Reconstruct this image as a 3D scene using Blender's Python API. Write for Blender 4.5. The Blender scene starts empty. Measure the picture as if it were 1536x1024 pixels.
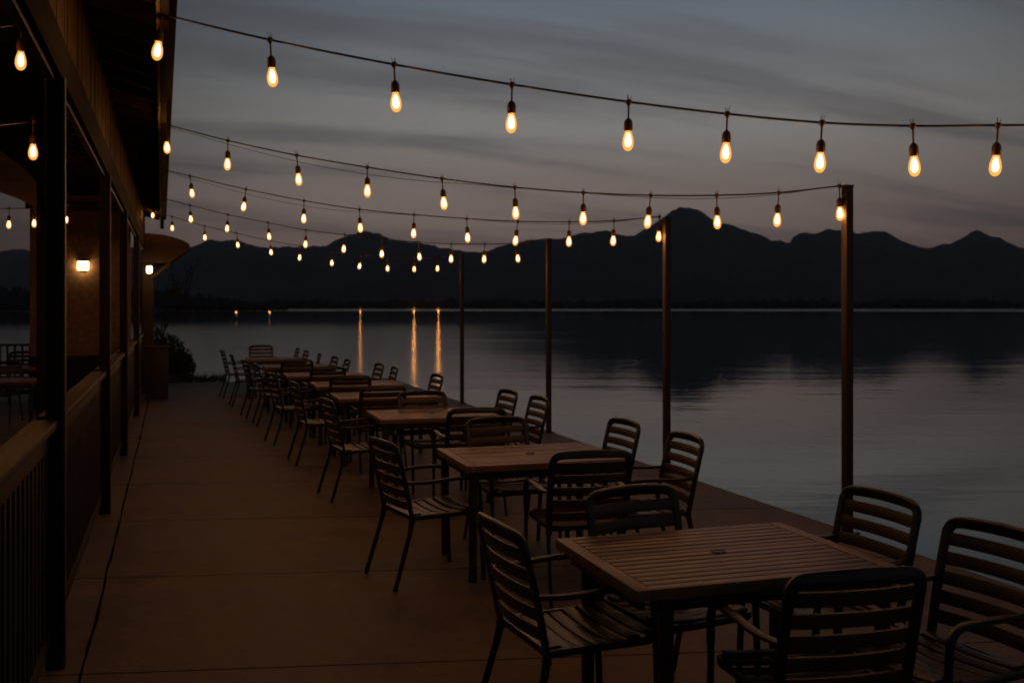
import bpy, bmesh, math, random
from mathutils import Vector, Matrix, noise

random.seed(7)
sc = bpy.context.scene
COL = sc.collection
R = math.radians
F = 1500.0                      # focal length in photo pixels (1536 wide)
HZ = 458.0                      # horizon row
CAMH = 1.754
PSI = math.atan((768 - 258) / F)
CS, SN = math.cos(PSI), math.sin(PSI)
WATER = -0.8


def at(px, Z, py=None, z=None):
    """a point at depth Z on a photo column; height from a row or given"""
    a = (px - 768) / F * Z
    h = z if z is not None else CAMH - (py - HZ) / F * Z
    return Vector((a * CS + Z * SN, -a * SN + Z * CS, h))


# ---------------------------------------------------------------- helpers
def obj(name, bm, mat, parent=None, smooth=None, loc=None):
    me = bpy.data.meshes.new(name)
    bmesh.ops.recalc_face_normals(bm, faces=bm.faces)
    bm.to_mesh(me)
    bm.free()
    if mat:
        for m in (mat if isinstance(mat, (list, tuple)) else [mat]):
            me.materials.append(m)
    if smooth is not None:
        me.polygons.foreach_set('use_smooth', [True] * len(me.polygons))
        me.set_sharp_from_angle(angle=R(smooth))
    o = bpy.data.objects.new(name, me)
    COL.objects.link(o)
    if parent:
        o.parent = parent
    if loc is not None:
        o.location = loc
    return o


def tag(o, label=None, cat=None, group=None, kind=None):
    if label: o['label'] = label
    if cat: o['category'] = cat
    if group: o['group'] = group
    if kind: o['kind'] = kind
    return o


def empty(name, loc=(0, 0, 0), rz=0, label=None, cat=None, group=None):
    o = bpy.data.objects.new(name, None)
    o.empty_display_size = 0.1
    COL.objects.link(o)
    o.location = loc
    o.rotation_euler = (0, 0, rz)
    return tag(o, label, cat, group)


KIDS = {}


def copy_tree(o, parent=None):
    c = o.copy()
    COL.objects.link(c)
    if parent:
        c.parent = parent
    for ch in o.children:
        copy_tree(ch, c)
    return c


def box(bm, x0, x1, y0, y1, z0, z1, bev=0.0):
    vs = [bm.verts.new((x, y, z)) for x in (x0, x1) for y in (y0, y1) for z in (z0, z1)]
    idx = [(0, 1, 3, 2), (4, 6, 7, 5), (0, 4, 5, 1), (2, 3, 7, 6), (0, 2, 6, 4), (1, 5, 7, 3)]
    fs = [bm.faces.new([vs[i] for i in f]) for f in idx]
    if bev:
        es = {e for f in fs for e in f.edges}
        bmesh.ops.bevel(bm, geom=list(es), offset=bev, segments=2, affect='EDGES', profile=0.6)


def obox(bm, a, b, w, h, ref=Vector((0, 0, 1)), bev=0.0):
    """a bar from a to b, w across and h along ref"""
    a, b = Vector(a), Vector(b)
    t = (b - a).normalized()
    u = (ref - t * ref.dot(t)).normalized()
    s = t.cross(u)
    vs = []
    for p in (a, b):
        for i in (-1, 1):
            for j in (-1, 1):
                vs.append(bm.verts.new(p + s * (w / 2 * i) + u * (h / 2 * j)))
    idx = [(0, 1, 3, 2), (4, 6, 7, 5), (0, 4, 5, 1), (2, 3, 7, 6), (0, 2, 6, 4), (1, 5, 7, 3)]
    fs = [bm.faces.new([vs[i] for i in f]) for f in idx]
    if bev:
        es = {e for f in fs for e in f.edges}
        bmesh.ops.bevel(bm, geom=list(es), offset=bev, segments=2, affect='EDGES', profile=0.6)


def fillet(pts, r, n=6):
    """round the inner corners of a polyline"""
    pts = [Vector(p) for p in pts]
    rr = r if isinstance(r, (list, tuple)) else [r] * len(pts)
    out = [pts[0]]
    for i in range(1, len(pts) - 1):
        p, a, b = pts[i], pts[i - 1], pts[i + 1]
        da, db = (a - p), (b - p)
        k = min(rr[i], da.length * .48, db.length * .48)
        if k <= 0:
            out.append(p)
            continue
        q0, q1 = p + da.normalized() * k, p + db.normalized() * k
        for j in range(n + 1):
            t = j / n
            out.append(q0 * (1 - t) ** 2 + p * 2 * t * (1 - t) + q1 * t * t)
    out.append(pts[-1])
    return out


def sweep(bm, pts, w, h, ref, seg=10, power=2.6, scale=None):
    """sweep a rounded section (w along ref, h across) along a path"""
    pts = [Vector(p) for p in pts]
    ref = Vector(ref)
    rings = []
    n = len(pts)
    for i, p in enumerate(pts):
        t = (pts[min(i + 1, n - 1)] - pts[max(i - 1, 0)]).normalized()
        s = (ref - t * ref.dot(t)).normalized()
        u = t.cross(s)
        k = scale(i / (n - 1)) if scale else 1.0
        ring = []
        for j in range(seg):
            a = 2 * math.pi * (j + .5) / seg
            c, d = math.cos(a), math.sin(a)
            x = math.copysign(abs(c) ** (2 / power), c) * w / 2 * k
            y = math.copysign(abs(d) ** (2 / power), d) * h / 2 * k
            ring.append(bm.verts.new(p + s * x + u * y))
        rings.append(ring)
    for a, b in zip(rings, rings[1:]):
        for j in range(seg):
            bm.faces.new((a[j], a[(j + 1) % seg], b[(j + 1) % seg], b[j]))
    bm.faces.new(rings[0][::-1])
    bm.faces.new(rings[-1])


def lathe(bm, prof, seg=16, c=(0, 0, 0), close=True):
    c = Vector(c)
    rings = []
    for r, z in prof:
        if r < 1e-5:
            rings.append([bm.verts.new(c + Vector((0, 0, z)))])
        else:
            rings.append([bm.verts.new(c + Vector((r * math.cos(2 * math.pi * j / seg), r * math.sin(2 * math.pi * j / seg), z))) for j in range(seg)])
    for a, b in zip(rings, rings[1:]):
        for j in range(seg):
            k = (j + 1) % seg
            if len(a) == 1 and len(b) == 1:
                continue
            if len(a) == 1:
                bm.faces.new((a[0], b[j], b[k]))
            elif len(b) == 1:
                bm.faces.new((a[j], a[k], b[0]))
            else:
                bm.faces.new((a[j], a[k], b[k], b[j]))


# ---------------------------------------------------------------- materials
class NT:
    def __init__(s, name):
        s.m = bpy.data.materials.new(name)
        s.m.use_nodes = True
        s.t = s.m.node_tree
        s.t.nodes.clear()
        s.out = s.n('ShaderNodeOutputMaterial')

    def n(s, typ, **kw):
        nd = s.t.nodes.new(typ)
        for k, v in kw.items():
            if k.startswith('i_'):
                nd.inputs[k[2:].replace('_', ' ')].default_value = v
            else:
                setattr(nd, k, v)
        return nd

    def l(s, a, b):
        s.t.links.new(a, b)

    def math(s, op, a, b=None, c=None, clamp=False):
        nd = s.n('ShaderNodeMath', operation=op, use_clamp=clamp)
        for i, v in enumerate((a, b, c)):
            if v is None: continue
            if isinstance(v, (int, float)): nd.inputs[i].default_value = v
            else: s.l(v, nd.inputs[i])
        return nd.outputs[0]

    def ramp(s, fac, stops):
        nd = s.n('ShaderNodeValToRGB')
        el = nd.color_ramp.elements
        while len(el) < len(stops): el.new(0.5)
        for e, (p, c) in zip(el, stops):
            e.position = p
            e.color = (*c, 1) if len(c) == 3 else c
        s.l(fac, nd.inputs[0])
        return nd.outputs[0]


def wood(name, c0, c1, rough=.5, stretch=(3, 60, 60), bump=.25, spec=.5, scale=1.0):
    t = NT(name)
    tc = t.n('ShaderNodeTexCoord')
    oi = t.n('ShaderNodeObjectInfo')
    mp = t.n('ShaderNodeMapping')
    mp.inputs['Scale'].default_value = [k * scale for k in stretch]
    off = t.n('ShaderNodeVectorMath', operation='SCALE')
    cx = t.n('ShaderNodeCombineXYZ')
    for i in range(3): t.l(oi.outputs['Random'], cx.inputs[i])
    t.l(cx.outputs[0], off.inputs[0]); off.inputs[3].default_value = 37.0
    ad = t.n('ShaderNodeVectorMath', operation='ADD')
    t.l(tc.outputs['Object'], mp.inputs['Vector'])
    t.l(mp.outputs[0], ad.inputs[0]); t.l(off.outputs[0], ad.inputs[1])
    n1 = t.n('ShaderNodeTexNoise', i_Scale=1.0, i_Detail=6.0, i_Roughness=.62)
    t.l(ad.outputs[0], n1.inputs['Vector'])
    n2 = t.n('ShaderNodeTexNoise', i_Scale=3.2, i_Detail=3.0)
    t.l(tc.outputs['Object'], n2.inputs['Vector'])
    f = t.math('MULTIPLY_ADD', n2.outputs[0], .5, t.math('MULTIPLY', n1.outputs[0], .75))
    col = t.ramp(f, [(.35, c0), (.85, c1)])
    p = t.n('ShaderNodeBsdfPrincipled')
    p.inputs['Specular IOR Level'].default_value = spec
    t.l(col, p.inputs['Base Color'])
    rr = t.math('MULTIPLY_ADD', n1.outputs[0], .3, rough - .15)
    t.l(rr, p.inputs['Roughness'])
    b = t.n('ShaderNodeBump', i_Strength=bump, i_Distance=.002)
    t.l(n1.outputs[0], b.inputs['Height'])
    t.l(b.outputs[0], p.inputs['Normal'])
    t.l(p.outputs[0], t.out.inputs[0])
    return t.m


def plain(name, c, rough=.5, metal=0.0, var=.25, scale=9.0, bump=.1):
    t = NT(name)
    tc = t.n('ShaderNodeTexCoord')
    n1 = t.n('ShaderNodeTexNoise', i_Scale=scale, i_Detail=5.0)
    t.l(tc.outputs['Object'], n1.inputs['Vector'])
    lo = tuple(k * (1 - var) for k in c); hi = tuple(k * (1 + var) for k in c)
    p = t.n('ShaderNodeBsdfPrincipled', i_Metallic=metal)
    t.l(t.ramp(n1.outputs[0], [(.3, lo), (.7, hi)]), p.inputs['Base Color'])
    t.l(t.math('MULTIPLY_ADD', n1.outputs[0], .25, rough - .12), p.inputs['Roughness'])
    b = t.n('ShaderNodeBump', i_Strength=bump, i_Distance=.003)
    t.l(n1.outputs[0], b.inputs['Height']); t.l(b.outputs[0], p.inputs['Normal'])
    t.l(p.outputs[0], t.out.inputs[0])
    return t.m


M = {}
M['slat'] = wood('slat_wood', (.027, .013, .006), (.088, .043, .019), .42)
M['frame'] = plain('dark_powder_coat', (.014, .009, .006), .34, 0.0, .3, 30, .05)
M['table'] = wood('table_wood', (.062, .029, .0135), (.25, .124, .055), .40, (3, 55, 55), .5)
_t = M['table'].node_tree
_p = [n for n in _t.nodes if n.type == 'BSDF_PRINCIPLED'][0]
_src = _p.inputs['Base Color'].links[0].from_socket
_tc = [n for n in _t.nodes if n.type == 'TEX_COORD'][0]
_sp = _t.nodes.new('ShaderNodeSeparateXYZ'); _t.links.new(_tc.outputs['Object'], _sp.inputs[0])
_dv = _t.nodes.new('ShaderNodeMath'); _dv.operation = 'MULTIPLY_ADD'; _dv.inputs[1].default_value = 13 / .87; _dv.inputs[2].default_value = 50.5
_t.links.new(_sp.outputs[1], _dv.inputs[0])
_fl = _t.nodes.new('ShaderNodeMath'); _fl.operation = 'FLOOR'; _t.links.new(_dv.outputs[0], _fl.inputs[0])
_oi = [n for n in _t.nodes if n.type == 'OBJECT_INFO'][0]
_cb = _t.nodes.new('ShaderNodeCombineXYZ'); _t.links.new(_fl.outputs[0], _cb.inputs[0]); _t.links.new(_oi.outputs['Random'], _cb.inputs[1])
_wn = _t.nodes.new('ShaderNodeTexWhiteNoise'); _t.links.new(_cb.outputs[0], _wn.inputs['Vector'])
_mr = _t.nodes.new('ShaderNodeMapRange'); _mr.inputs['To Min'].default_value = .55; _mr.inputs['To Max'].default_value = 1.25
_t.links.new(_wn.outputs['Value'], _mr.inputs['Value'])
_sc = _t.nodes.new('ShaderNodeVectorMath'); _sc.operation = 'SCALE'
_t.links.new(_src, _sc.inputs[0]); _t.links.new(_mr.outputs[0], _sc.inputs[3]); _t.links.new(_sc.outputs[0], _p.inputs['Base Color'])
M['tableframe'] = wood('table_edge_wood', (.11, .053, .025), (.26, .137, .066), .45, (40, 4, 40))
M['leg'] = plain('table_leg_metal', (.022, .015, .011), .45, 0, .25, 25, .05)
M['post'] = wood('post_wood', (.016, .009, .005), (.045, .024, .013), .55, (30, 30, 2.0))
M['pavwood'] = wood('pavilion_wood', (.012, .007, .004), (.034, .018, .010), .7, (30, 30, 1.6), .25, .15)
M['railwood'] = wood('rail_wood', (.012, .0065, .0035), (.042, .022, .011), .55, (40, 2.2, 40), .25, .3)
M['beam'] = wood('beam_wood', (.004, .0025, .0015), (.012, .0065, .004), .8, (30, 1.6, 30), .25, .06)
M['board'] = wood('board_wood', (.012, .0065, .0035), (.075, .040, .019), .7, (22, 22, 1.2), .25, .25)
M['archwood'] = wood('arch_wood', (.10, .052, .024), (.26, .145, .068), .6, (2, 25, 25))
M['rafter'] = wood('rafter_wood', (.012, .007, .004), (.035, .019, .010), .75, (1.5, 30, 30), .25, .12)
M['cable'] = plain('black_rubber', (.012, .011, .010), .6, 0, .2, 40, .05)
M['socket'] = plain('brown_bakelite', (.10, .048, .022), .4, 0, .25, 60, .05)
M['cap'] = plain('dark_plastic_cap', (.01, .008, .007), .5, 0, .2, 50, .05)
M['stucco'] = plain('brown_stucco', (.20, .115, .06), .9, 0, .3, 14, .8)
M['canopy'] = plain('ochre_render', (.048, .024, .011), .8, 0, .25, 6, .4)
M['planter'] = plain('rusty_planter', (.03, .014, .009), .6, 0, .35, 7, .3)
M['bark'] = plain('bark', (.07, .045, .03), .85, 0, .35, 40, .5)
M['twigleaf'] = plain('dry_leaf', (.09, .055, .028), .8, 0, .4, 30, .1)
M['leaf'] = plain('dark_leaf', (.022, .03, .014), .7, 0, .5, 12, .1)
M['grass'] = plain('bank_grass', (.03, .035, .016), .9, 0, .5, 3, .5)
M['fartree'] = plain('far_foliage', (.022, .024, .015), .95, 0, .5, .06, .0)
M['steel'] = plain('galvanised_steel', (.10, .09, .08), .4, 1.0, .2, 20, .05)


def emit(name, col, s, vary=False):
    t = NT(name)
    e = t.n('ShaderNodeEmission', i_Strength=s)
    e.inputs['Color'].default_value = (*col, 1)
    if vary:
        oi = t.n('ShaderNodeObjectInfo')
        t.l(t.math('MULTIPLY_ADD', oi.outputs['Random'], s * .5, s * .72), e.inputs['Strength'])
    t.l(e.outputs[0], t.out.inputs[0])
    return t.m


def glow_glass(name, col, s, tint=(1, .8, .5), mixf=.55):
    t = NT(name)
    e = t.n('ShaderNodeEmission', i_Strength=s)
    e.inputs['Color'].default_value = (*col, 1)
    tr = t.n('ShaderNodeBsdfTransparent')
    tr.inputs['Color'].default_value = (*tint, 1)
    mx = t.n('ShaderNodeMixShader')
    mx.inputs[0].default_value = mixf
    t.l(tr.outputs[0], mx.inputs[1]); t.l(e.outputs[0], mx.inputs[2])
    t.l(mx.outputs[0], t.out.inputs[0])
    return t.m


M['filament'] = emit('filament_glow', (1, .80, .52), 10, True)
_t = M['filament'].node_tree
_e = [n for n in _t.nodes if n.type == 'EMISSION'][0]; _o = [n for n in _t.nodes if n.type == 'OUTPUT_MATERIAL'][0]
_tr = _t.nodes.new('ShaderNodeBsdfTransparent'); _ad = _t.nodes.new('ShaderNodeAddShader')
_t.links.new(_e.outputs[0], _ad.inputs[0]); _t.links.new(_tr.outputs[0], _ad.inputs[1]); _t.links.new(_ad.outputs[0], _o.inputs[0])
M['glass'] = glow_glass('warm_bulb_glass', (1, .41, .095), 1.55, (1, .75, .42), .60)
M['lampglow'] = emit('lamp_glow', (1, .62, .26), 14)
M['streaklamp'] = emit('streak_lamp_glow', (1, .30, .05), 1.2)


def concrete():
    t = NT('brown_concrete')
    tc = t.n('ShaderNodeTexCoord')
    sp = t.n('ShaderNodeSeparateXYZ')
    t.l(tc.outputs['Object'], sp.inputs[0])
    x, y = sp.outputs[0], sp.outputs[1]
    n1 = t.n('ShaderNodeTexNoise', i_Scale=.7, i_Detail=6.0, i_Roughness=.6)
    n2 = t.n('ShaderNodeTexNoise', i_Scale=60.0, i_Detail=4.0)
    n3 = t.n('ShaderNodeTexNoise', i_Scale=2.2, i_Detail=3.0)
    for n in (n1, n2, n3): t.l(tc.outputs['Object'], n.inputs['Vector'])
    # scuffs and old spills
    n5 = t.n('ShaderNodeTexNoise', i_Scale=2.6, i_Detail=7.0, i_Roughness=.7, i_Distortion=.6)
    v1 = t.n('ShaderNodeTexVoronoi', i_Scale=1.15)
    va = t.n('ShaderNodeVectorMath', operation='ADD')
    t.l(tc.outputs['Object'], n5.inputs['Vector'])
    sc5 = t.n('ShaderNodeVectorMath', operation='SCALE'); sc5.inputs[3].default_value = .55
    t.l(n5.outputs['Color'], sc5.inputs[0])
    t.l(tc.outputs['Object'], va.inputs[0]); t.l(sc5.outputs[0], va.inputs[1])
    t.l(va.outputs[0], v1.inputs['Vector'])
    spill = t.n('ShaderNodeMapRange', interpolation_type='SMOOTHSTEP')
    spill.inputs['From Min'].default_value = .30; spill.inputs['From Max'].default_value = .16
    t.l(v1.outputs['Distance'], spill.inputs['Value'])
    gr = t.math('SUBTRACT', n5.outputs[0], .5)
    f = t.math('MULTIPLY_ADD', n2.outputs[0], .34, t.math('MULTIPLY', n1.outputs[0], .72))
    f = t.math('ADD', f, t.math('MULTIPLY', gr, .55))
    f = t.math('SUBTRACT', f, t.math('MULTIPLY', spill.outputs[0], .07))
    col = t.ramp(f, [(.33, (.058, .037, .023)), (.50, (.114, .076, .048)), (.66, (.182, .124, .080))])
    # saw-cut control joints across, at a slight skew, and the seam along the rail
    w = t.math('MULTIPLY_ADD', n3.outputs[0], .012, -.006)
    yy = t.math('ADD', t.math('MULTIPLY_ADD', x, -JS, y), w)
    q = t.math('DIVIDE', t.math('SUBTRACT', yy, J0), JP)
    d = t.math('MULTIPLY', t.math('ABSOLUTE', t.math('SUBTRACT', t.math('FRACT', t.math('ADD', q, .5)), .5)), JP)
    j1 = t.math('LESS_THAN', d, .0065)
    n4 = t.n('ShaderNodeTexNoise', i_Scale=1.3, i_Detail=4.0)
    t.l(tc.outputs['Object'], n4.inputs['Vector'])
    xs = t.math('ADD', t.math('ADD', x, .405), t.math('MULTIPLY_ADD', n4.outputs[0], .035, -.0175))
    wd = t.math('MULTIPLY_ADD', n3.outputs[0], .015, .0005)
    j2 = t.math('LESS_THAN', t.math('ABSOLUTE', xs), wd)
    j = t.math('MAXIMUM', j1, j2)
    mx = t.n('ShaderNodeMix', data_type='RGBA')
    t.l(j, mx.inputs['Factor']); t.l(col, mx.inputs['A'])
    mx.inputs['B'].default_value = (.012, .009, .007, 1)
    p = t.n('ShaderNodeBsdfPrincipled')
    t.l(mx.outputs['Result'], p.inputs['Base Color'])
    t.l(t.math('MULTIPLY_ADD', j, -.5, .5), p.inputs['Specular IOR Level'])
    t.l(t.math('ADD', t.math('MULTIPLY_ADD', n1.outputs[0], .35, .36), t.math('MULTIPLY', n5.outputs[0], .18)), p.inputs['Roughness'])
    h = t.math('SUBTRACT', t.math('MULTIPLY_ADD', n2.outputs[0], .25, t.math('MULTIPLY', n3.outputs[0], .5)), t.math('MULTIPLY', j, 2.0))
    b = t.n('ShaderNodeBump', i_Strength=.35, i_Distance=.004)
    t.l(h, b.inputs['Height']); t.l(b.outputs[0], p.inputs['Normal'])
    t.l(p.outputs[0], t.out.inputs[0])
    return t.m


def gpt(px, py):
    Z = CAMH * F / (py - HZ)
    return at(px, Z, z=0)


_a, _b = gpt(127, 866), gpt(733, 852)
_c, _d = gpt(300, 1006), gpt(1000, 978)
JS = .5 * ((_b.y - _a.y) / (_b.x - _a.x) + (_d.y - _c.y) / (_d.x - _c.x))
J0 = .5 * (_a.y - JS * _a.x + _b.y - JS * _b.x)
JP = J0 - .5 * (_c.y - JS * _c.x + _d.y - JS * _d.x)
M['concrete'] = concrete()


def water():
    t = NT('lake_water')
    g = t.n('ShaderNodeNewGeometry')
    mp = t.n('ShaderNodeMapping')
    mp.inputs['Rotation'].default_value = (0, 0, PSI)
    t.l(g.outputs['Position'], mp.inputs['Vector'])
    def ns(sx, sy, det, rough=.55):
        m2 = t.n('ShaderNodeMapping'); m2.inputs['Scale'].default_value = (sx, sy, 1)
        t.l(mp.outputs[0], m2.inputs['Vector'])
        n = t.n('ShaderNodeTexNoise', i_Scale=1.0, i_Detail=det, i_Roughness=rough)
        t.l(m2.outputs[0], n.inputs['Vector'])
        return n.outputs[0]
    big = ns(.045, .12, 3)
    mid = ns(.45, 1.5, 3)
    sml = ns(2.4, 6.0, 2)
    h = t.math('ADD', t.math('MULTIPLY', mid, .0055), t.math('ADD', t.math('MULTIPLY', sml, .0012), t.math('MULTIPLY', big, .03)))
    b = t.n('ShaderNodeBump', i_Strength=1.0, i_Distance=1.0)
    t.l(h, b.inputs['Height'])
    # wind-ruffled streaks: patches of rougher water, and a ruffled band along the far shore
    patch = ns(.012, .05, 4)
    ln = t.n('ShaderNodeVectorMath', operation='LENGTH')
    t.l(g.outputs['Position'], ln.inputs[0])
    dist = ln.outputs['Value']
    far = t.n('ShaderNodeMapRange', interpolation_type='SMOOTHSTEP')
    far.inputs['From Min'].default_value = 420; far.inputs['From Max'].default_value = 560
    t.l(dist, far.inputs['Value'])
    # a breeze patch on the near-left half of the lake: seen along its edge line from the terrace
    sx = t.n('ShaderNodeSeparateXYZ'); t.l(mp.outputs[0], sx.inputs[0])
    edge = t.math('ADD', t.math('DIVIDE', sx.outputs[0], t.math('MAXIMUM', sx.outputs[1], 1.0)), t.math('MULTIPLY_ADD', ns(.03, .12, 3), .16, -.08))
    br = t.n('ShaderNodeMapRange', interpolation_type='SMOOTHSTEP')
    br.inputs['From Min'].default_value = .12; br.inputs['From Max'].default_value = -.12
    t.l(edge, br.inputs['Value'])
    nr = t.n('ShaderNodeMapRange', interpolation_type='SMOOTHSTEP')
    nr.inputs['From Min'].default_value = 190; nr.inputs['From Max'].default_value = 80
    t.l(t.math('ADD', dist, t.math('MULTIPLY_ADD', patch, 60, -30)), nr.inputs['Value'])
    br = t.math('MULTIPLY', br.outputs[0], nr.outputs[0])
    r = t.math('ADD', t.math('ADD', t.math('MULTIPLY_ADD', patch, .045, .012), t.math('MULTIPLY', br, .12)), t.math('MULTIPLY', far.outputs[0], .38), clamp=True)
    p = t.n('ShaderNodeBsdfPrincipled', i_IOR=1.36)
    p.inputs['Base Color'].default_value = (.012, .046, .066, 1)
    t.l(r, p.inputs['Roughness'])
    t.l(b.outputs[0], p.inputs['Normal'])
    t.l(p.outputs[0], t.out.inputs[0])
    return t.m


M['water'] = water()


def hill_mat():
    t = NT('dusk_hillside')
    g = t.n('ShaderNodeNewGeometry')
    n1 = t.n('ShaderNodeTexNoise', i_Scale=.006, i_Detail=8.0, i_Roughness=.6)
    n2 = t.n('ShaderNodeTexNoise', i_Scale=.05, i_Detail=5.0, i_Roughness=.6)
    for n in (n1, n2): t.l(g.outputs['Position'], n.inputs['Vector'])
    f = t.math('MULTIPLY_ADD', n2.outputs[0], .45, t.math('MULTIPLY', n1.outputs[0], .55))
    p = t.n('ShaderNodeBsdfDiffuse')
    t.l(t.ramp(f, [(.35, (.085, .090, .105)), (.65, (.15, .155, .175))]), p.inputs['Color'])
    t.l(p.outputs[0], t.out.inputs[0])
    return t.m


M['hill'] = hill_mat()

# ---------------------------------------------------------------- the setting
EDGE_X, END_Y = 5.0, 23.9
bm = bmesh.new()
box(bm, -9, EDGE_X, -6, END_Y, -1.6, 0)
bmesh.ops.bevel(bm, geom=[e for e in bm.edges if all(v.co.z > -.01 for v in e.verts)], offset=.012, segments=2, affect='EDGES')
tag(obj('pavement', bm, M['concrete']), kind='structure')

bm = bmesh.new()
S = 6000
for v in ((-S, -S, WATER), (S, -S, WATER), (S, S, WATER), (-S, S, WATER)): bm.verts.new(v)
bm.faces.new(bm.verts[:])
tag(obj('water', bm, M['water']), kind='structure')

# mountains: ridge profile by bearing, real relief in depth
RIDGE = [(-900, 400), (-500, 372), (-250, 385), (-60, 378), (30, 374), (90, 380), (180, 372), (240, 370), (287, 367), (310, 362), (334, 359), (350, 360), (365, 363), (390, 369), (418, 370),
         (434, 367), (460, 368), (490, 365), (512, 357), (528, 351), (540, 348), (552, 346), (568, 350), (584, 357), (605, 361), (631, 364), (662, 371), (690, 377), (720, 377), (745, 371),
         (790, 362), (830, 358), (860, 353), (885, 347), (905, 344), (922, 346), (938, 352), (952, 350), (968, 341), (984, 332), (1000, 320), (1008, 314), (1020, 309),
         (1032, 309), (1042, 312), (1056, 319), (1070, 329), (1082, 335), (1094, 333), (1106, 336), (1122, 343), (1140, 352), (1156, 358), (1172, 357), (1184, 361),
         (1190, 354), (1200, 349), (1222, 348), (1240, 344), (1256, 345), (1290, 346), (1310, 344), (1326, 346), (1340, 353), (1358, 360), (1372, 366), (1390, 372),
         (1402, 368), (1424, 364), (1440, 354), (1456, 347), (1470, 347), (1484, 354), (1502, 358), (1518, 364), (1536, 372), (1580, 380), (1650, 366), (1760, 352),
         (1900, 372), (2100, 360), (2300, 385)]


def ridge(px):
    for (a, ya), (b, yb) in zip(RIDGE, RIDGE[1:]):
        if a <= px <= b:
            return ya + (yb - ya) * (px - a) / (b - a)
    return 380


bm = bmesh.new()
D0, D1 = 800.0, 2700.0
rows = []
cols = list(range(-880, 2290, 3))
NR = 26
for k in range(NR + 4):
    row = []
    u = k / NR
    for px in cols:
        Z = D0 + (D1 - D0) * u
        top = (HZ - ridge(px) + 0.3) / F * D1
        if u <= 1:
            s = u ** 1.35
            h = WATER - 1.5 + (top - WATER) * s
            p = at(px, Z, z=0)
            amp = 42 * math.sin(math.pi * min(u, 1)) ** .8
            h += amp * noise.fractal(Vector((p.x * .0042, p.y * .0042, 3.1)), 1.0, 2.1, 5) * .9
            h = min(h, (HZ - ridge(px)) / F * Z * .985 + CAMH) if u < 1 else h
            h += 9.0 * noise.fractal(Vector((p.x * .017, p.y * .017, 7.7)), .8, 2.1, 6) * (.35 + .65 * u) if .05 < u else 0
        else:
            p = at(px, Z, z=0)
            h = top * (1 - (u - 1) * 3.2)
        p.z = max(h, WATER - 2)
        row.append(bm.verts.new(p))
    rows.append(row)
for a, b in zip(rows, rows[1:]):
    for i in range(len(cols) - 1):
        bm.faces.new((a[i], a[i + 1], b[i + 1], b[i]))
tag(obj('mountains', bm, M['hill'], smooth=60), kind='structure')


def clump(bm, c, r, sq, n=2):
    ret = bmesh.ops.create_icosphere(bm, subdivisions=n, radius=1.0)
    for v in ret['verts']:
        d = 1 + .55 * noise.noise(v.co * 2.2 + c * .37)
        v.co = c + Vector((v.co.x * r * d, v.co.y * r * d, v.co.z * sq * d))


# far wood along the shore
bm = bmesh.new()
for i in range(1500):
    px = random.uniform(-880, 2280)
    Z = random.uniform(775, 850)
    hgt = random.uniform(6, 9.5) * (.75 + .35 * noise.noise(Vector((px * .012, 0, 0))))
    p = at(px, Z, z=WATER + hgt * .5)
    clump(bm, p, random.uniform(4, 8), hgt * .62, 1)
tag(obj('woods', bm, M['fartree'], smooth=80), kind='stuff')

# the nearer headland and its scrub
bm = bmesh.new()
pts = []
for i in range(60):
    px = -400 + i * 14.5
    top = max(0, (455 - px) / 225)
    for j in range(6):
        v = j / 5
        Z = 470 + 60 * v - 14 * math.sin(i * .35) * (1 - v)
        hh = WATER - .6 + 3.2 * min(1, top) * math.sin(math.pi * min(v * .8, .5)) + (.6 * noise.noise(Vector((i * .7, j, 0))))
        pts.append(bm.verts.new(at(px, Z, z=hh if j else WATER - .6)))
for i in range(59):
    for j in range(5):
        bm.faces.new((pts[i * 6 + j], pts[(i + 1) * 6 + j], pts[(i + 1) * 6 + j + 1], pts[i * 6 + j + 1]))
tag(obj('headland', bm, M['grass'], smooth=60), kind='structure')
bm = bmesh.new()
for i in range(900):
    px = random.uniform(-400, 432)
    k = min(1, max(.10, (440 - px) / 190))
    Z = random.uniform(482, 520)
    hgt = (random.uniform(3, 9.5) * k + .8)
    clump(bm, at(px, Z, z=WATER + hgt * .5 + .5), random.uniform(1.8, 4.0) * (.5 + .5 * k), hgt * .6, 1)
tag(obj('undergrowth', bm, M['fartree'], smooth=80), kind='stuff')

# lamps added off the far shore to cast light streaks on the lake
def streak_lamp(px, Z, h, strength_r, label):
    root = empty('streak_lamp', at(px, Z, z=WATER - .3), 0, label, 'added lamp', 'lamps added low over the far water')
    b1 = bmesh.new(); lathe(b1, [(0, 0), (.12, 0), (.07, h), (0, h)], 8)
    obj('pole', b1, M['leg'], root)
    b2 = bmesh.new(); bmesh.ops.create_icosphere(b2, subdivisions=2, radius=strength_r)
    for v in b2.verts: v.co = v.co * .35 + Vector((0, 0, h + strength_r * .8))
    obj('lamp_globe', b2, M['streaklamp'], root)
    ld = bpy.data.lights.new('streak_light', 'SPOT')  # added unseen spot beside the globe, makes the streak on the water
    ld.spot_size = R(26)
    ld.spot_blend = .6
    ld.energy = (95000 if strength_r > .2 else 4500) * strength_r ** 2
    ld.color = (1, .37, .08)
    ld.shadow_soft_size = .3
    lo_ = bpy.data.objects.new('streak_light', ld); COL.objects.link(lo_); lo_.parent = root
    lo_.location = (0, -.9, h + strength_r * .8)
    lo_.rotation_euler = (Vector((0, 0, -1)).rotation_difference(Vector((-root.location.x, -root.location.y, -12)).normalized())).to_euler()


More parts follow.
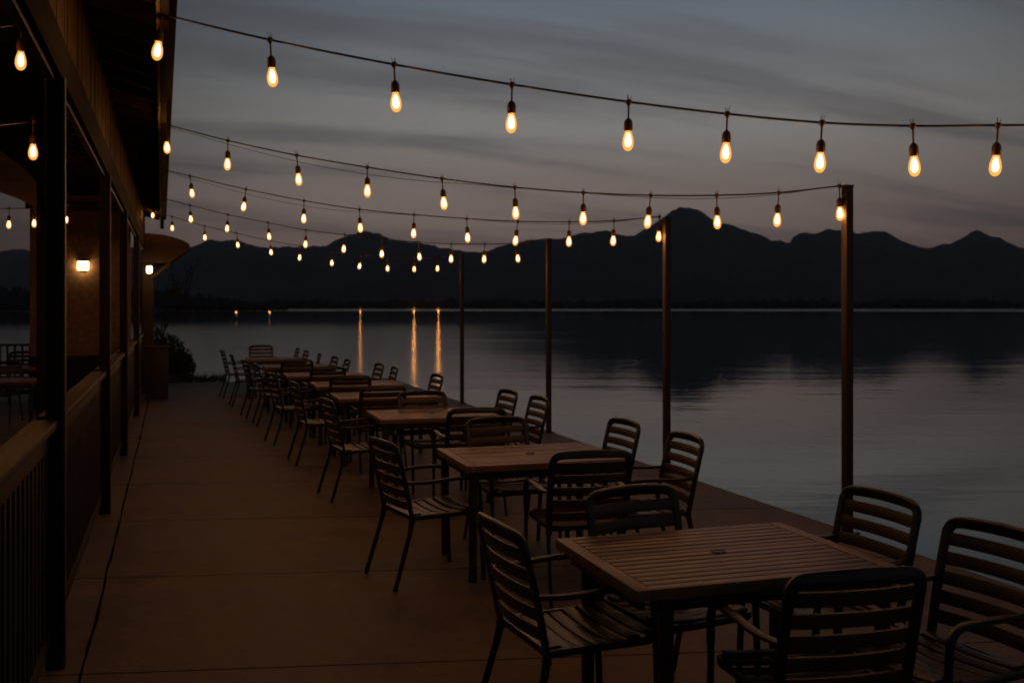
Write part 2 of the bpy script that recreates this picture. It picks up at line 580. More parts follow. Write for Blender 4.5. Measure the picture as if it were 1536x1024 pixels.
streak_lamp(540, 600, .9, .34, 'added amber lamp low over the far water, dimmer and apart from the two bright streaks')
streak_lamp(620.5, 600, .9, .62, 'added amber lamp low over the far water, above the middle one of the three streaks')
streak_lamp(657, 600, .9, .60, 'added amber lamp low over the far water, above the streak closest to the posts')
streak_lamp(404, 440, .7, .07, 'faint added lamp at the tip of the low headland')
streak_lamp(354, 440, .7, .075, 'faint added lamp midway along the low headland')

# grassy bank past the end of the pavement
bm = bmesh.new()
g = []
NX, NY = 40, 22
for i in range(NX):
    for j in range(NY):
        x = -12 + 13.6 * i / (NX - 1)
        y = END_Y + .004 + 7.5 * j / (NY - 1)
        fx = min(1, max(0, (1.5 - x) / 1.6)); fy = 1 - max(0, (y - END_Y - 1.5) / 6)
        z = -.02 + .10 * fx - (1 - fy ** .6 if fy > 0 else 1) * 1.1 - (1 - fx) ** 2 * 1.0 + .07 * noise.noise(Vector((x * 1.5, y * 1.5, 0)))
        if j == 0: z = min(z, -.02)
        g.append(bm.verts.new((x, y, z)))
for i in range(NX - 1):
    for j in range(NY - 1):
        bm.faces.new((g[i * NY + j], g[(i + 1) * NY + j], g[(i + 1) * NY + j + 1], g[i * NY + j + 1]))
tag(obj('bank', bm, M['grass'], smooth=60), kind='structure')
bm = bmesh.new()
for i in range(2600):
    x = random.uniform(-3, 1.2); y = END_Y + random.uniform(.03, 1.8)
    a = random.uniform(0, math.pi); w = .012; h = random.uniform(.08, .22)
    z = -.06
    dx, dy = math.cos(a) * w, math.sin(a) * w
    l = Vector((random.uniform(-.08, .08), random.uniform(-.08, .08), h))
    p = Vector((x, y, z))
    bm.faces.new([bm.verts.new(p + Vector((-dx, -dy, 0))), bm.verts.new(p + Vector((dx, dy, 0))), bm.verts.new(p + l)])
tag(obj('grass', bm, M['leaf']), kind='stuff')


# ---------------------------------------------------------------- chairs
def chair_proto():
    root = empty('slatted_armchair')
    wf = M['frame']
    # seat: seven slats across, dished
    bm = bmesh.new()
    n = 7
    y0, y1 = -.215, .255
    step = (y1 - y0) / n
    for i in range(n):
        yc = y0 + step * (i + .5)
        u = (yc - y0) / (y1 - y0)
        half = .232 - .018 * (1 - u)
        if i == n - 1: half -= .022
        if i == 0: half -= .008
        zc = .440 - .020 * math.sin(math.pi * min(1, u * 1.15)) ** 1.0 + .008 * u
        path = []
        for k in range(9):
            s = -1 + k / 4
            path.append((half * s, yc, zc + .012 * s * s))
        sweep(bm, path, step - .010, .013, (0, 1, 0), 10, 5.0)
    obj('seat', bm, M['slat'], root, 40)
    # seat frame rim
    bm = bmesh.new()
    rim = fillet([(-.225, -.22, .432), (-.238, .262, .434), (.238, .262, .434), (.225, -.22, .432)], .07, 6)
    sweep(bm, rim, .030, .020, (0, 0, 1), 8, 4)
    sweep(bm, [(-.225, -.215, .430), (.225, -.215, .430)], .030, .022, (0, 0, 1), 8, 4)
    obj('seat_frame', bm, wf, root, 40)
    # back frame: inverted U with rounded shoulders, raked and bowed
    def by(z):                         # rake of the back
        t = (z - .43) / .45
        return -.225 - .085 * t - .018 * t * t
    bm = bmesh.new()
    L = [(-.232, by(.40), .40), (-.236, by(.52), .52), (-.238, by(.64), .64), (-.238, by(.76), .76), (-.236, by(.876), .876)]
    top = [(-.12, by(.885) - .016, .884), (0, by(.888) - .022, .887), (.12, by(.885) - .016, .884)]
    Rr = [(-x, y, z) for x, y, z in L[::-1]]
    path = fillet(L + top + Rr, [0, .03, .03, .03, .066, .05, .05, .05, .066, .03, .03, .03, 0], 7)
    sweep(bm, path, .022, .038, (0, -1, .2), 12, 5.0, lambda t: 1 + .32 * max(0, 1 - abs(2 * t - 1) / .45) ** .5)
    obj('back_frame', bm, wf, root, 45)
    # back slats
    bm = bmesh.new()
    z = .838 - .0005
    first = True
    for i in range(5):
        hgt = .054
        zc = z - hgt / 2
        half = .226
        path = []
        for k in range(9):
            s = -1 + k / 4
            path.append((half * s, by(zc) - .024 * (1 - s * s), zc))
        sweep(bm, path, hgt, .011, (0, -.2, 1), 10, 5)
        z -= hgt + (.0215)
    obj('backrest', bm, M['slat'], root, 40)
    for s in (-1, 1):
        bm = bmesh.new()               # rear leg, splayed back
        sweep(bm, fillet([(s * .232, by(.43), .43), (s * .238, -.235, .36), (s * .250, -.345, .0)], .06, 5), .026, .034, (1, 0, 0), 10, 3, lambda t: 1 - .18 * t)
        obj('leg', bm, wf, root, 45)
    for s in (-1, 1):
        bm = bmesh.new()               # front leg
        sweep(bm, [(s * .262, .236, .50), (s * .260, .240, .43), (s * .258, .262, .0)], .026, .034, (1, 0, 0), 10, 3, lambda t: 1 - .15 * t)
        obj('leg', bm, wf, root, 45)
    for s in (-1, 1):
        bm = bmesh.new()               # arm sweeping forward and down to the front leg
        path = fillet([(s * .236, by(.655), .655), (s * .262, -.14, .650), (s * .266, .05, .664), (s * .264, .228, .655), (s * .262, .236, .495)], [0, .08, .1, .075, 0], 8)
        sweep(bm, path, .038, .024, (1, 0, 0), 10, 2.8, lambda t: 1 - .16 * abs(2 * t - 1) ** 2)
        obj('armrest', bm, M['frame'], root, 45)
    return root


def table_proto():
    W, D, H = 1.12, 1.0, .74
    root = empty('slatted_table')
    bm = bmesh.new()
    b = .062
    n = 13
    y0, y1 = -D / 2 + b + .003, D / 2 - b - .003
    st = (y1 - y0) / n
    for i in range(n):
        box(bm, -W / 2 + b + .003, W / 2 - b - .003, y0 + st * i + .005, y0 + st * (i + 1) - .005, H - .022, H - .001 + random.uniform(-.001, .0008), .003)
    obj('tabletop', bm, M['table'], root, 30)
    bm = bmesh.new()
    bm.free()
    for s in (-1, 1):
        bm = bmesh.new()
        x0, x1 = sorted((s * W / 2, s * (W / 2 - b)))
        box(bm, x0, x1, -D / 2, D / 2, H - .042, H, .005)
        obj('side_rail', bm, M['tableframe'], root, 30)
        bm = bmesh.new()
        q0, q1 = sorted((s * D / 2, s * (D / 2 - b)))
        box(bm, -W / 2 + b + .0008, W / 2 - b - .0008, q0 + .0005, q1 - .0005, H - .042, H - .0006, .004)
        obj('end_rail', bm, M['table'], root, 30)
    bm = bmesh.new()
    for s in (-1, 1):
        box(bm, s * (W / 2 - .055) - .012, s * (W / 2 - .055) + .012, -D / 2 + .085, D / 2 - .085, H - .095, H - .043, .002)
        box(bm, -W / 2 + .085, W / 2 - .085, s * (D / 2 - .055) - .012, s * (D / 2 - .055) + .012, H - .095, H - .043, .002)
    obj('apron', bm, M['leg'], root, 30)
    for sx in (-1, 1):
        for sy in (-1, 1):
            bm = bmesh.new()
            cx, cy = sx * (W / 2 - .05), sy * (D / 2 - .05)
            sweep(bm, [(cx, cy, H - .043), (cx, cy, 0)], .054, .054, (1, 0, 0), 12, 6, lambda t: 1 - .12 * t)
            obj('leg', bm, M['leg'], root, 40)
    bm = bmesh.new()
    lathe(bm, [(0, H + .002), (.026, H + .002), (.030, H + .004), (.034, H + .002), (.034, H - .03), (0, H - .03)], 20)
    obj('umbrella_hole_cap', bm, M['cap'], root, 40)
    return root


chair0 = chair_proto()
table0 = table_proto()
used = {'c': False, 't': False}
BACK_TOP_Y, BACK_TOP_Z = -.345, .887


def place(proto, flag, loc, rz, label, cat, group):
    o = copy_tree(proto) if used[flag] else proto
    used[flag] = True
    o.location = loc
    o.rotation_euler = (0, 0, rz)
    return tag(o, label, cat, group)


ORD = ['first', 'second', 'third', 'fourth', 'fifth', 'sixth', 'seventh', 'eighth']
TABLES = [(967, 3.60), (709, 6.21), (576, 8.79), (512, 10.75), (478, 12.4), (433, 14.2), (400, 16.3), (372, 18.6)]
TL = ['nearest slatted brown table of the row, its dark hole cap in plain view',
      'second slatted brown table of the row, an armchair turned away at its near end',
      'third slatted brown table of the row, level with the second post of the far side',
      'fourth slatted brown table from the front of the row beside the lake',
      'fifth slatted brown table from the front of the row beside the lake',
      'sixth slatted brown table from the front, deep in the dim row',
      'seventh slatted brown table from the front, second to last of the row',
      'last slatted brown table of the row at the far end of the terrace']
TL[2] = 'third slatted brown table from the front of the row beside the lake'
for i, (px, Z) in enumerate(TABLES):
    fl = at(px, Z, z=0)
    o = place(table0, 't', fl + Vector((.56, .5, 0)), R(random.uniform(-2.2, -1.2)) if i else R(-1.2), TL[i], 'table', 'slatted tables in a row along the terrace')
    if i == 0: o.scale = (1.0, .84, 1); o.location = fl + Vector((.52, .375, 0))

for ch in table0.children:             # the front table stands on legs set further in
    if ch.name.startswith('leg') and ch.data.vertices[0].co.x < 0: ch.location.x = .085


def chair(px, Z, face, turn, label, group='slatted armchairs around the tables'):
    """px, Z: the middle of the top rail; face: degrees the chair looks, 0 = along the terrace"""
    p = at(px, Z, z=0)
    a = R(face + turn)
    off = Matrix.Rotation(a, 3, 'Z') @ Vector((0, BACK_TOP_Y, 0))
    return place(chair0, 'c', p - off, a, label, 'chair', group)


LEFT = [(742, 3.95, 4, 0, ''), (570, 6.35, 10, 1, ''), (487, 9.15, 6, 2, ''), (438, 11.2, 4, 3, ''), (404, 12.75, 8, 4, ''), (382, 14.7, 3, 5, ''),
        (365, 15.7, 6, 6, ', nearer of two'), (346, 17.5, 2, 6, ', farther of two'), (332, 19.1, 5, 7, '')]
for px, Z, tn, k, ex in LEFT:
    lab = f'dark slatted armchair on the walkway side of the {ORD[k]} table{ex}' if k else 'big dark slatted armchair on the walkway side of the first table, its seat in view'
    chair(px, Z, -90, tn, lab)
RIGHT = [(1503, 3.87, 6, 0, ', nearer of two'), (1325, 4.57, 3, 0, ', farther of two'), (1033, 6.62, -2, 1, ', nearer of two'), (940, 7.45, 2, 1, ', farther of two'),
         (812, 9.36, 0, 2, ', nearer of two'), (765, 10.08, 3, 2, ', farther of two'), (658, 12.4, 2, 3, ''), (594, 13.9, -3, 4, ', nearer of two'), (571, 14.75, 3, 4, ', farther of two'),
         (523, 15.9, 0, 5, ', nearer of two'), (504, 16.7, 3, 5, ', farther of two'), (481, 17.8, -4, 6, ', nearer of two'), (461, 18.9, 2, 6, ', farther of two'), (448, 20.0, 0, 7, '')]
for px, Z, tn, k, ex in RIGHT:
    chair(px, Z, 90, tn, f'brown slatted armchair on the lake side of the {ORD[k]} table{ex}')
NEAR = [(1292, 3.22, -6, 0), (889, 5.85, -6, 1), (716, 8.3, -4, 2), (576, 10.55, 3, 3), (526, 12.15, -4, 4), (493, 13.9, 5, 5), (446, 15.75, 0, 6)]
for px, Z, tn, k in NEAR:
    chair(px, Z, 0, tn, f'dark slatted armchair at the near end of the {ORD[k]} table, its back to the viewer')
FAR = [(944, 4.70, 8, 0), (743, 7.62, 4, 1), (632, 9.95, 3, 2), (391, 21.4, 5, 7)]
for px, Z, tn, k in FAR:
    chair(px, Z, 180, tn, f'dark slatted armchair at the far end of the {ORD[k]} table, facing the viewer')

# ---------------------------------------------------------------- posts and string lights
POST_X, POST_H = 4.93, 2.68
posts = []


def mk_post(px, Z, label):
    if Z is None:
        Z = POST_X / ((px - 768) / F * CS + SN)
    loc = at(px, Z, z=0)
    root = empty('light_post', loc, R(random.uniform(-2, 2)), label, 'post', 'posts along the water edge that carry the lights')
    bm = bmesh.new(); box(bm, -.032, .032, -.032, .032, .008, POST_H - .012, .004)
    obj('shaft', bm, M['post'], root, 30)
    bm = bmesh.new(); box(bm, -.037, .037, -.037, .037, POST_H - .0115, POST_H, .002)
    obj('cap', bm, M['leg'], root, 30)
    bm = bmesh.new(); box(bm, -.075, .075, -.062, .062, 0, .0075, .002)
    for sx in (-1, 1):
        for sy in (-1, 1):
            lathe(bm, [(0, .016), (.008, .016), (.009, .0076), (0, .0076)], 6, (sx * .062, sy * .05, 0))
    obj('base_plate', bm, M['steel'], root, 30)
    bm = bmesh.new()
    sweep(bm, [(-.032 - .022 * math.sin(t) , 0, POST_H - .05 - .018 * math.cos(t)) for t in [k * math.pi / 8 for k in range(9)]], .006, .006, (0, 1, 0), 6)
    obj('eye_hook', bm, M['steel'], root, 60)
    return loc, Z


posts.append(mk_post(1271, None, 'tallest looking wooden post at the water edge, carrying the second string of bulbs'))
posts.append(mk_post(1000, None, 'second wooden post along the water edge, behind the chairs of the second table'))
posts.append(mk_post(823, None, 'third wooden post along the water edge, behind the chairs of the third table'))
posts.append(mk_post(693, None, 'fourth and farthest thin wooden post at the water edge'))
mk_post(1812, 5.15, 'wooden post at the water edge past the picture edge, carrying the closest string')

# one pendant: lead and holder, with bulb and filament as sub-parts
bm = bmesh.new()
lathe(bm, [(0, .015), (.012, .013), (.020, .004), (.018, -.006), (.009, -.016), (.0056, -.024), (.0052, -.088), (.012, -.093), (.021, -.104), (.0245, -.120), (.0245, -.150), (.021, -.160), (0, -.160)], 14)
for a, l in ((.2, .034), (2.4, .028), (4.2, .024)):
    sweep(bm, [(math.cos(a) * .006, math.sin(a) * .006, .008), (math.cos(a) * .014, math.sin(a) * .014, .010 + l)], .0028, .0028, (.3, 1, 0), 5)
bm2 = bm.copy()
PROTO_SOCKET = bpy.data.meshes.new('socket'); bmesh.ops.recalc_face_normals(bm, faces=bm.faces); bm.to_mesh(PROTO_SOCKET); bm.free(); bm2.free()
PROTO_SOCKET.materials.append(M['socket'])
bm = bmesh.new()
lathe(bm, [(.0165, -.1605), (.018, -.168), (.0225, -.180), (.0275, -.196), (.0305, -.216), (.0305, -.232), (.026, -.249), (.018, -.261), (.008, -.267), (0, -.268)], 20)
PROTO_GLASS = bpy.data.meshes.new('bulb'); bmesh.ops.recalc_face_normals(bm, faces=bm.faces); bm.to_mesh(PROTO_GLASS); bm.free()
PROTO_GLASS.materials.append(M['glass'])
bm = bmesh.new()
lathe(bm, [(0, -.168), (.006, -.172), (.0115, -.184), (.0155, -.202), (.0175, -.220), (.0155, -.234), (.009, -.243), (0, -.245)], 14)
PROTO_FIL = bpy.data.meshes.new('filament'); bmesh.ops.recalc_face_normals(bm, faces=bm.faces); bm.to_mesh(PROTO_FIL); bm.free()
PROTO_FIL.materials.append(M['filament'])
for me in (PROTO_SOCKET, PROTO_GLASS, PROTO_FIL):
    me.polygons.foreach_set('use_smooth', [True] * len(me.polygons))
    me.set_sharp_from_angle(angle=R(50))


LAMP = bpy.data.lights.new('bulb_light', 'POINT')
LAMP.energy = 6.0
LAMP.color = (1, .50, .17)
LAMP.shadow_soft_size = .014


def pendant(parent, p, lean=0.0):
    s = bpy.data.objects.new('socket', PROTO_SOCKET); COL.objects.link(s)
    s.parent = parent; s.location = p
    s.rotation_euler = (random.gauss(0, .06) + lean, random.gauss(0, .06), random.uniform(0, 6.28))
    ld = bpy.data.objects.new('bulb_light', LAMP); COL.objects.link(ld); ld.parent = s; ld.location = (0, 0, -.215)
    for nm, me in (('bulb', PROTO_GLASS), ('filament', PROTO_FIL)):
        o = bpy.data.objects.new(nm, me); COL.objects.link(o); o.parent = s


def catmull(pts, n=10):
    out = []
    P = [pts[0] * 2 - pts[1]] + pts + [pts[-1] * 2 - pts[-2]]
    for i in range(1, len(P) - 2):
        a, b, c, d = P[i - 1:i + 3]
        for k in range(n):
            t = k / n
            out.append(.5 * ((2 * b) + (c - a) * t + (2 * a - 5 * b + 4 * c - d) * t * t + (3 * b - a - 3 * c + d) * t ** 3))
    out.append(pts[-1])
    return out


def string_light(name_pts, Z0, Z1, label, second=False, bulbs=None, start=None, end=None):
    """cable through photo columns/rows at depths running from Z0 to Z1"""
    x0, x1 = name_pts[0][0], name_pts[-1][0]
    pts = []
    for px, py in name_pts:
        w = (px - x0) / (x1 - x0)
        Z = 1 / ((1 - w) / Z0 + w / Z1)
        pts.append(at(px, Z, py))
    root = empty('string_light', pts[0], 0, label, 'string lights', 'strings of warm bulbs over the terrace')
    o = root.location.copy()
    full = ([start] if start else []) + pts + ([end] if end else [])
    bm = bmesh.new()
    sweep(bm, [p - o for p in catmull(full, 8)], .0135, .0135, (0, 0, 1), 6, 2)
    obj('cable', bm, M['cable'], root, 80)
    if second:
        bm = bmesh.new()
        q = []
        cp = catmull(full, 8)
        for i, p in enumerate(cp):
            t = i / (len(cp) - 1)
            q.append(p - o + Vector((0, .01, -.045 * math.sin(math.pi * min(1, t * 2.3)) * (1 if t < .435 else 0) + .012 * math.sin(t * 14) - .012)))
        sweep(bm, q, .005, .005, (0, 0, 1), 5, 2)
        obj('support_wire', bm, M['cable'], root, 80)
    for i, p in enumerate(pts):
        if bulbs is None or i in bulbs:
            pendant(root, p - o)
    return root


def ptop(i, dz=.03):
    l, Z = posts[i]
    return Vector((l.x - .05, l.y, POST_H - dz))


S1 = [(243, 22), (405, 60), (591, 97), (768, 127), (943, 153), (1091, 171), (1233, 184), (1369, 189), (1497, 188), (1640, 187), (1800, 183)]
S2 = [(249, 187), (342, 211), (445, 233), (551, 251), (663, 268), (772, 281), (875, 289), (976, 293), (1075, 293), (1168, 289), (1259, 279)]
S3 = [(244, 254), (285, 264), (369, 284), (456, 301), (539, 314), (621, 322), (700, 328), (777, 332), (854, 333), (921, 331), (989, 325)]
S4 = [(243, 297), (285, 308), (342, 322), (402, 334), (459, 345), (517, 352), (573, 359), (627, 363), (677, 366), (727, 366), (775, 365), (818, 358)]
S5 = [(242, 321), (258, 325), (307, 339), (355, 350), (405, 361), (451, 369), (498, 377), (542, 382), (581, 385), (621, 386), (657, 385), (689, 382)]
string_light(S1, 5.75, 5.15, 'closest string of large warm bulbs, crossing the top of the sky')
string_light(S2, 9.2, posts[0][1], 'second string of warm bulbs, ending on the tallest looking post', True)
string_light(S3, 12.4, posts[1][1], 'third string of warm bulbs, ending on the second post', True, set(range(1, 11)))
string_light(S4, 15.6, posts[2][1], 'fourth string of small warm bulbs, ending on the third post', False, set(range(1, 11)))
string_light(S5, 18.6, posts[3][1], 'farthest and lowest string of tiny warm bulbs, in front of the mountains', False, set(range(1, 11)))

# ---------------------------------------------------------------- pavilion on the walkway side
pav = empty('pavilion', (-.56, 4.7, 0), 0, 'dark timber pavilion with posts, deep eaves and open sides along the walkway', 'pavilion')
PO = Vector(pav.location)


def part(name, bm, mat, smooth=30, parent=None):
    bmesh.ops.translate(bm, verts=bm.verts, vec=-PO)
    return obj(name, bm, mat, parent or pav, smooth)


PX0, PX1 = -.578, -.503
PY = []
for px, Z in ((93, 4.74), (171, 8.43), (204, 11.7), (221, 15.9)):
    pass
post_y = [1.2, 5.28, 9.06, 12.5, 16.9, 21.2]
for y in post_y:
    bm = bmesh.new()
    box(bm, PX0, PX1, y, y + .17, 0, 2.86, .006)
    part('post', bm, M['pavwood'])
    bm = bmesh.new()          # trim bead on the walkway corner
    box(bm, PX1 + .001, PX1 + .014, y - .012, y + .05, .002, 2.858, .003)
    box(bm, PX0 + .02, PX1 - .03, y + .171, y + .19, 1.24, 2.83, .003)
    part('trim', bm, M['post'])
bm = bmesh.new(); box(bm, -.575, -.505, 0.2, 22.8, 2.861, 3.075, .006)
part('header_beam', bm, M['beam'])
bm = bmesh.new(); box(bm, -.57, -.535, 0.2, 22.8, 2.835, 2.8605, .004)
part('header_trim', bm, M['post'])
# boarded frieze above the beam, vertical boards
bm = bmesh.new()
y = 0.2
while y < 22.7:
    w = random.uniform(.13, .16)
    box(bm, -.62, -.545 + random.uniform(-.004, .004), y, y + w - .006, 3.0755, 3.80, .003)
    y += w
part('frieze', bm, M['board'])
# roof: sloping boarded deck, rafters and fascia along the eave (the eave is not quite parallel)
def eave_x(y): return -.03 - .16 * (y - 5) / 17.5
bm = bmesh.new()
def roofpt(x, y, dz): return Vector((x, y, 3.66 + (eave_x(y) - x) * .27 + dz))
ys = [0.0, 7, 14, 23.0]
A = []
for y in ys:
    A.append([bm.verts.new(roofpt(eave_x(y), y, d)) for d in (.0, .10)] + [bm.verts.new(roofpt(-7.5, y, d)) for d in (.10, .0)])
for a, b in zip(A, A[1:]):
    for j in range(4):
        bm.faces.new((a[j], a[(j + 1) % 4], b[(j + 1) % 4], b[j]))
bm.faces.new(A[0]); bm.faces.new(A[-1][::-1])
part('roof', bm, M['rafter'])
y = 0.6
while y < 22.7:
    bm = bmesh.new()
    obox(bm, roofpt(eave_x(y) - .055, y, -.062), roofpt(-4.5, y, -.062), .045, .12, Vector((0, 0, 1)), .003)
    part('rafter', bm, M['rafter'])
    y += .52
bm = bmesh.new()
obox(bm, (eave_x(0) + .0, 0, 3.56), (eave_x(23) + .0, 23, 3.56), .05, .30, Vector((0, 0, 1)), .005)
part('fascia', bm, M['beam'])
bm = bmesh.new()
obox(bm, (eave_x(0) - .037, 0, 3.452), (eave_x(23) - .037, 23, 3.452), .022, .07, Vector((0, 0, 1)), .004)
part('eave_trim', bm, M['board'])
bm = bmesh.new()
obox(bm, (eave_x(0) + .05, 0, 3.66), (eave_x(23) + .05, 23, 3.66), .05, .10, Vector((0, 0, 1)), .012)
part('gutter', bm, M['beam'])
# end wall with the sconce
WY = 18.4
bm = bmesh.new(); box(bm, -2.25, -.68, WY, WY + .25, .9, 3.62, .01)
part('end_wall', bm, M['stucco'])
bm = bmesh.new(); box(bm, -2.27, -.678, WY - .03, WY + .28, 0, .90, .01)
part('wall_base', bm, M['pavwood'])
bm = bmesh.new(); box(bm, -2.3, -.68, WY - .16, WY - .001, 3.36, 3.50, .01)
part('ceiling_beam', bm, M['board'])
# arched brace
bm = bmesh.new()
AY = 10.4
def arch_pts(r, zc, c=-4.0, w=2.85, n=26):
    return [(c + w * math.sin(t), zc + r * math.cos(t)) for t in [math.pi * (.5 * k / n) for k in range(n + 1)]]
lo, hi = arch_pts(.55, 2.55), arch_pts(1.15, 2.60, -4.0, 2.9)
f0 = [bm.verts.new((x, AY, z)) for x, z in lo]; f1 = [bm.verts.new((x, AY, z)) for x, z in hi]
g0 = [bm.verts.new((x, AY + .2, z)) for x, z in lo]; g1 = [bm.verts.new((x, AY + .2, z)) for x, z in hi]
for i in range(len(lo) - 1):
    bm.faces.new((f0[i], f0[i + 1], f1[i + 1], f1[i])); bm.faces.new((g0[i], g1[i], g1[i + 1], g0[i + 1]))
    bm.faces.new((f0[i], g0[i], g0[i + 1], f0[i + 1])); bm.faces.new((f1[i], f1[i + 1], g1[i + 1], g1[i]))
bm.faces.new((f0[0], f1[0], g1[0], g0[0])); bm.faces.new((f0[-1], g0[-1], g1[-1], f1[-1]))
part('arch', bm, M['archwood'])
bm = bmesh.new()
hi2 = [(x, z) for x, z in arch_pts(1.14, 2.60, -4.0, 2.9)]
a0 = [bm.verts.new((x, AY + .06, z)) for x, z in hi2]; a1 = [bm.verts.new((x, AY + .06, 4.3)) for x, z in hi2]
b0 = [bm.verts.new((x, AY + .14, z)) for x, z in hi2]; b1 = [bm.verts.new((x, AY + .14, 4.3)) for x, z in hi2]
for i in range(len(hi2) - 1):
    bm.faces.new((a0[i], a0[i + 1], a1[i + 1], a1[i])); bm.faces.new((b0[i], b1[i], b1[i + 1], b0[i + 1]))
    bm.faces.new((a0[i], b0[i], b0[i + 1], a0[i + 1])); bm.faces.new((a1[i], a1[i + 1], b1[i + 1], b1[i]))
bm.faces.new((a0[0], a1[0], b1[0], b0[0])); bm.faces.new((a0[-1], b0[-1], b1[-1], a1[-1]))
part('spandrel', bm, M['pavwood'])
bm = bmesh.new(); box(bm, -1.215, -1.12, AY, AY + .2, 0, 4.1, .006)
part('post', bm, M['pavwood'])

# railing panels between the posts
RL = ['closest railing panel of the pavilion, cut off by the picture edge', 'railing panel beyond the first pavilion post, its cap catching warm light',
      'short looking railing panel between the second and third pavilion posts', 'dark railing panel between the third and fourth pavilion posts', 'last railing panel of the pavilion by the brown planter']
for i in range(5):
    ya, yb = post_y[i] + .172, post_y[i + 1] - .002
    if i == 0: ya = post_y[0] + .172
    root = empty('railing', (-.58, ya, 0), 0, RL[i], 'railing', 'railing panels of the pavilion')
    ln = yb - ya
    bm = bmesh.new(); box(bm, -.055, .06, 0, ln, 1.165, 1.205, .006)
    obj('cap_rail', bm, M['railwood'], root, 30)
    bm = bmesh.new(); box(bm, -.022, .022, .001, ln - .001, 1.06, 1.1645, .004)
    obj('top_rail', bm, M['railwood'], root, 30)
    bm = bmesh.new(); box(bm, -.022, .022, .001, ln - .001, .10, .18, .004)
    obj('bottom_rail', bm, M['railwood'], root, 30)
    nb = int(ln / .125)
    me = None
    for k in range(nb):
        yy = (k + .5) * ln / nb
        if me is None:
            bm = bmesh.new(); box(bm, -.018, .018, -.019, .019, .1805, 1.0595, .003)
            o = obj('baluster', bm, M['railwood'], root, 30); me = o.data
        else:
            o = bpy.data.objects.new('baluster', me); COL.objects.link(o); o.parent = root
        o.location = (0, yy, 0)
# railing across the far end inside
root = empty('railing', (-6.5, 20.6, 0), 0, 'long low railing inside the pavilion, across its open lake end', 'railing', 'railing panels of the pavilion')
bm = bmesh.new(); box(bm, 0, 4.2, -.05, .05, 1.0, 1.04, .006); obj('cap_rail', bm, M['railwood'], root, 30)
bm = bmesh.new(); box(bm, 0, 4.2, -.02, .02, .1, .18, .004); obj('bottom_rail', bm, M['railwood'], root, 30)
for k in range(33):
    o = bpy.data.objects.new('baluster', me); COL.objects.link(o); o.parent = root
    o.location = (.08 + k * .126, 0, -.0605); 
    o.scale = (1, 1, 1)

# furniture inside
for ch in table0.children: ch.location.x = 0
place(table0, 't', at(-10, 13.6, z=0), 0, 'dim slatted table inside the pavilion, its top catching grey light', 'table', 'tables inside the pavilion')
place(table0, 't', at(30, 16.6, z=0), 0, 'dim slatted table deeper inside the pavilion near the end wall', 'table', 'tables inside the pavilion')
chair(36, 18.6, 180, 8, 'dark armchair silhouette inside the pavilion against the lake', 'armchairs inside the pavilion')
chair(8, 15.2, 180, -10, 'dark armchair tucked behind the nearer table inside the pavilion', 'armchairs inside the pavilion')

for ch in table0.children:
    if ch.name.startswith('leg') and ch.data.vertices[0].co.x < 0: ch.location.x = .085

# interior strings
string_light([(-70, 190), (-20, 189), (50, 182)], 6.3, 6.9, 'short string inside the pavilion with a single bulb beside the front post', False, {0, 2}, None, at(110, 7.3, 176))
string_light([(-60, 48), (32, 36), (85, 30)], 5.6, 6.0, 'string high under the pavilion ceiling with one soft bulb', False, {0, 1})
string_light([(-90, 318), (14, 313), (52, 312), (103, 308), (140, 306)], 12.5, 14.5, 'low string inside the pavilion with bulbs in front of lake and wall', False, {0, 1, 2, 3})
string_light([(205, 306), (229, 307), (244, 309)], 19.5, 19.7, 'single bulb on a short cable under the far end of the eave', False, {1})

# sconce on the end wall
sco = at(125, WY / (-(125 - 768) / F * SN + CS), 399)
sco.y = WY
root = empty('wall_sconce', sco, 0, 'square glowing wall sconce on the brown stucco wall', 'wall lamp')
bm = bmesh.new(); box(bm, -.085, .085, -.10, -.012, -.07, .075, .012)
obj('shade', bm, M['lampglow'], root, 30)
bm = bmesh.new(); box(bm, -.06, .06, -.0115, 0, -.10, .11, .004); box(bm, -.09, .09, -.105, -.0125, .0755, .09, .003)
obj('back_plate', bm, M['leg'], root, 30)

# far canopy on the end of the pavilion, with its brace and lamp
CZ = 19.8
cpx = [(212, 349), (226, 350), (245, 352), (262, 356), (276, 361), (283, 365), (285, 370), (281, 375), (270, 383), (256, 393), (240, 394), (221, 394), (212, 394)]
root = empty('porch_canopy', at(222, CZ, z=0), 0, 'rounded ochre porch roof jutting out past the end of the eave', 'porch roof')
ro = Vector(root.location)
bm = bmesh.new()
fr = [bm.verts.new(at(x, CZ, y) - ro) for x, y in cpx]
bk = [bm.verts.new(v.co + Vector((0, 1.6, 0))) for v in fr]
bm.faces.new(fr); bm.faces.new(bk[::-1])
for i in range(len(fr)):
    j = (i + 1) % len(fr)
    bm.faces.new((fr[i], bk[i], bk[j], fr[j]))
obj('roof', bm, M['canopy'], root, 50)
bm = bmesh.new()
obox(bm, at(255, CZ + .1, 395.5) - ro, at(227, CZ + .1, 418) - ro, .07, .06, Vector((0, 0, 1)), .006)
obj('brace', bm, M['canopy'], root, 30)
bm = bmesh.new()
q = at(223, CZ, z=0) - ro
box(bm, q.x - .12, q.x + .09, .10, .32, 0, at(0, CZ, 394.5).z, .008)
obj('pillar', bm, M['canopy'], root, 30)
lp = at(224, CZ - .25, 404)
root = empty('lantern', lp, 0, 'small glowing lantern under the ochre porch roof', 'lantern')
bm = bmesh.new(); lathe(bm, [(0, -.085), (.03, -.075), (.05, -.05), (.055, .02), (.045, .06), (0, .06)], 16)
obj('globe', bm, M['lampglow'], root, 50)
bm = bmesh.new(); lathe(bm, [(0, .115), (.02, .11), (.062, .0655), (.05, .0605), (0, .0605)], 16)
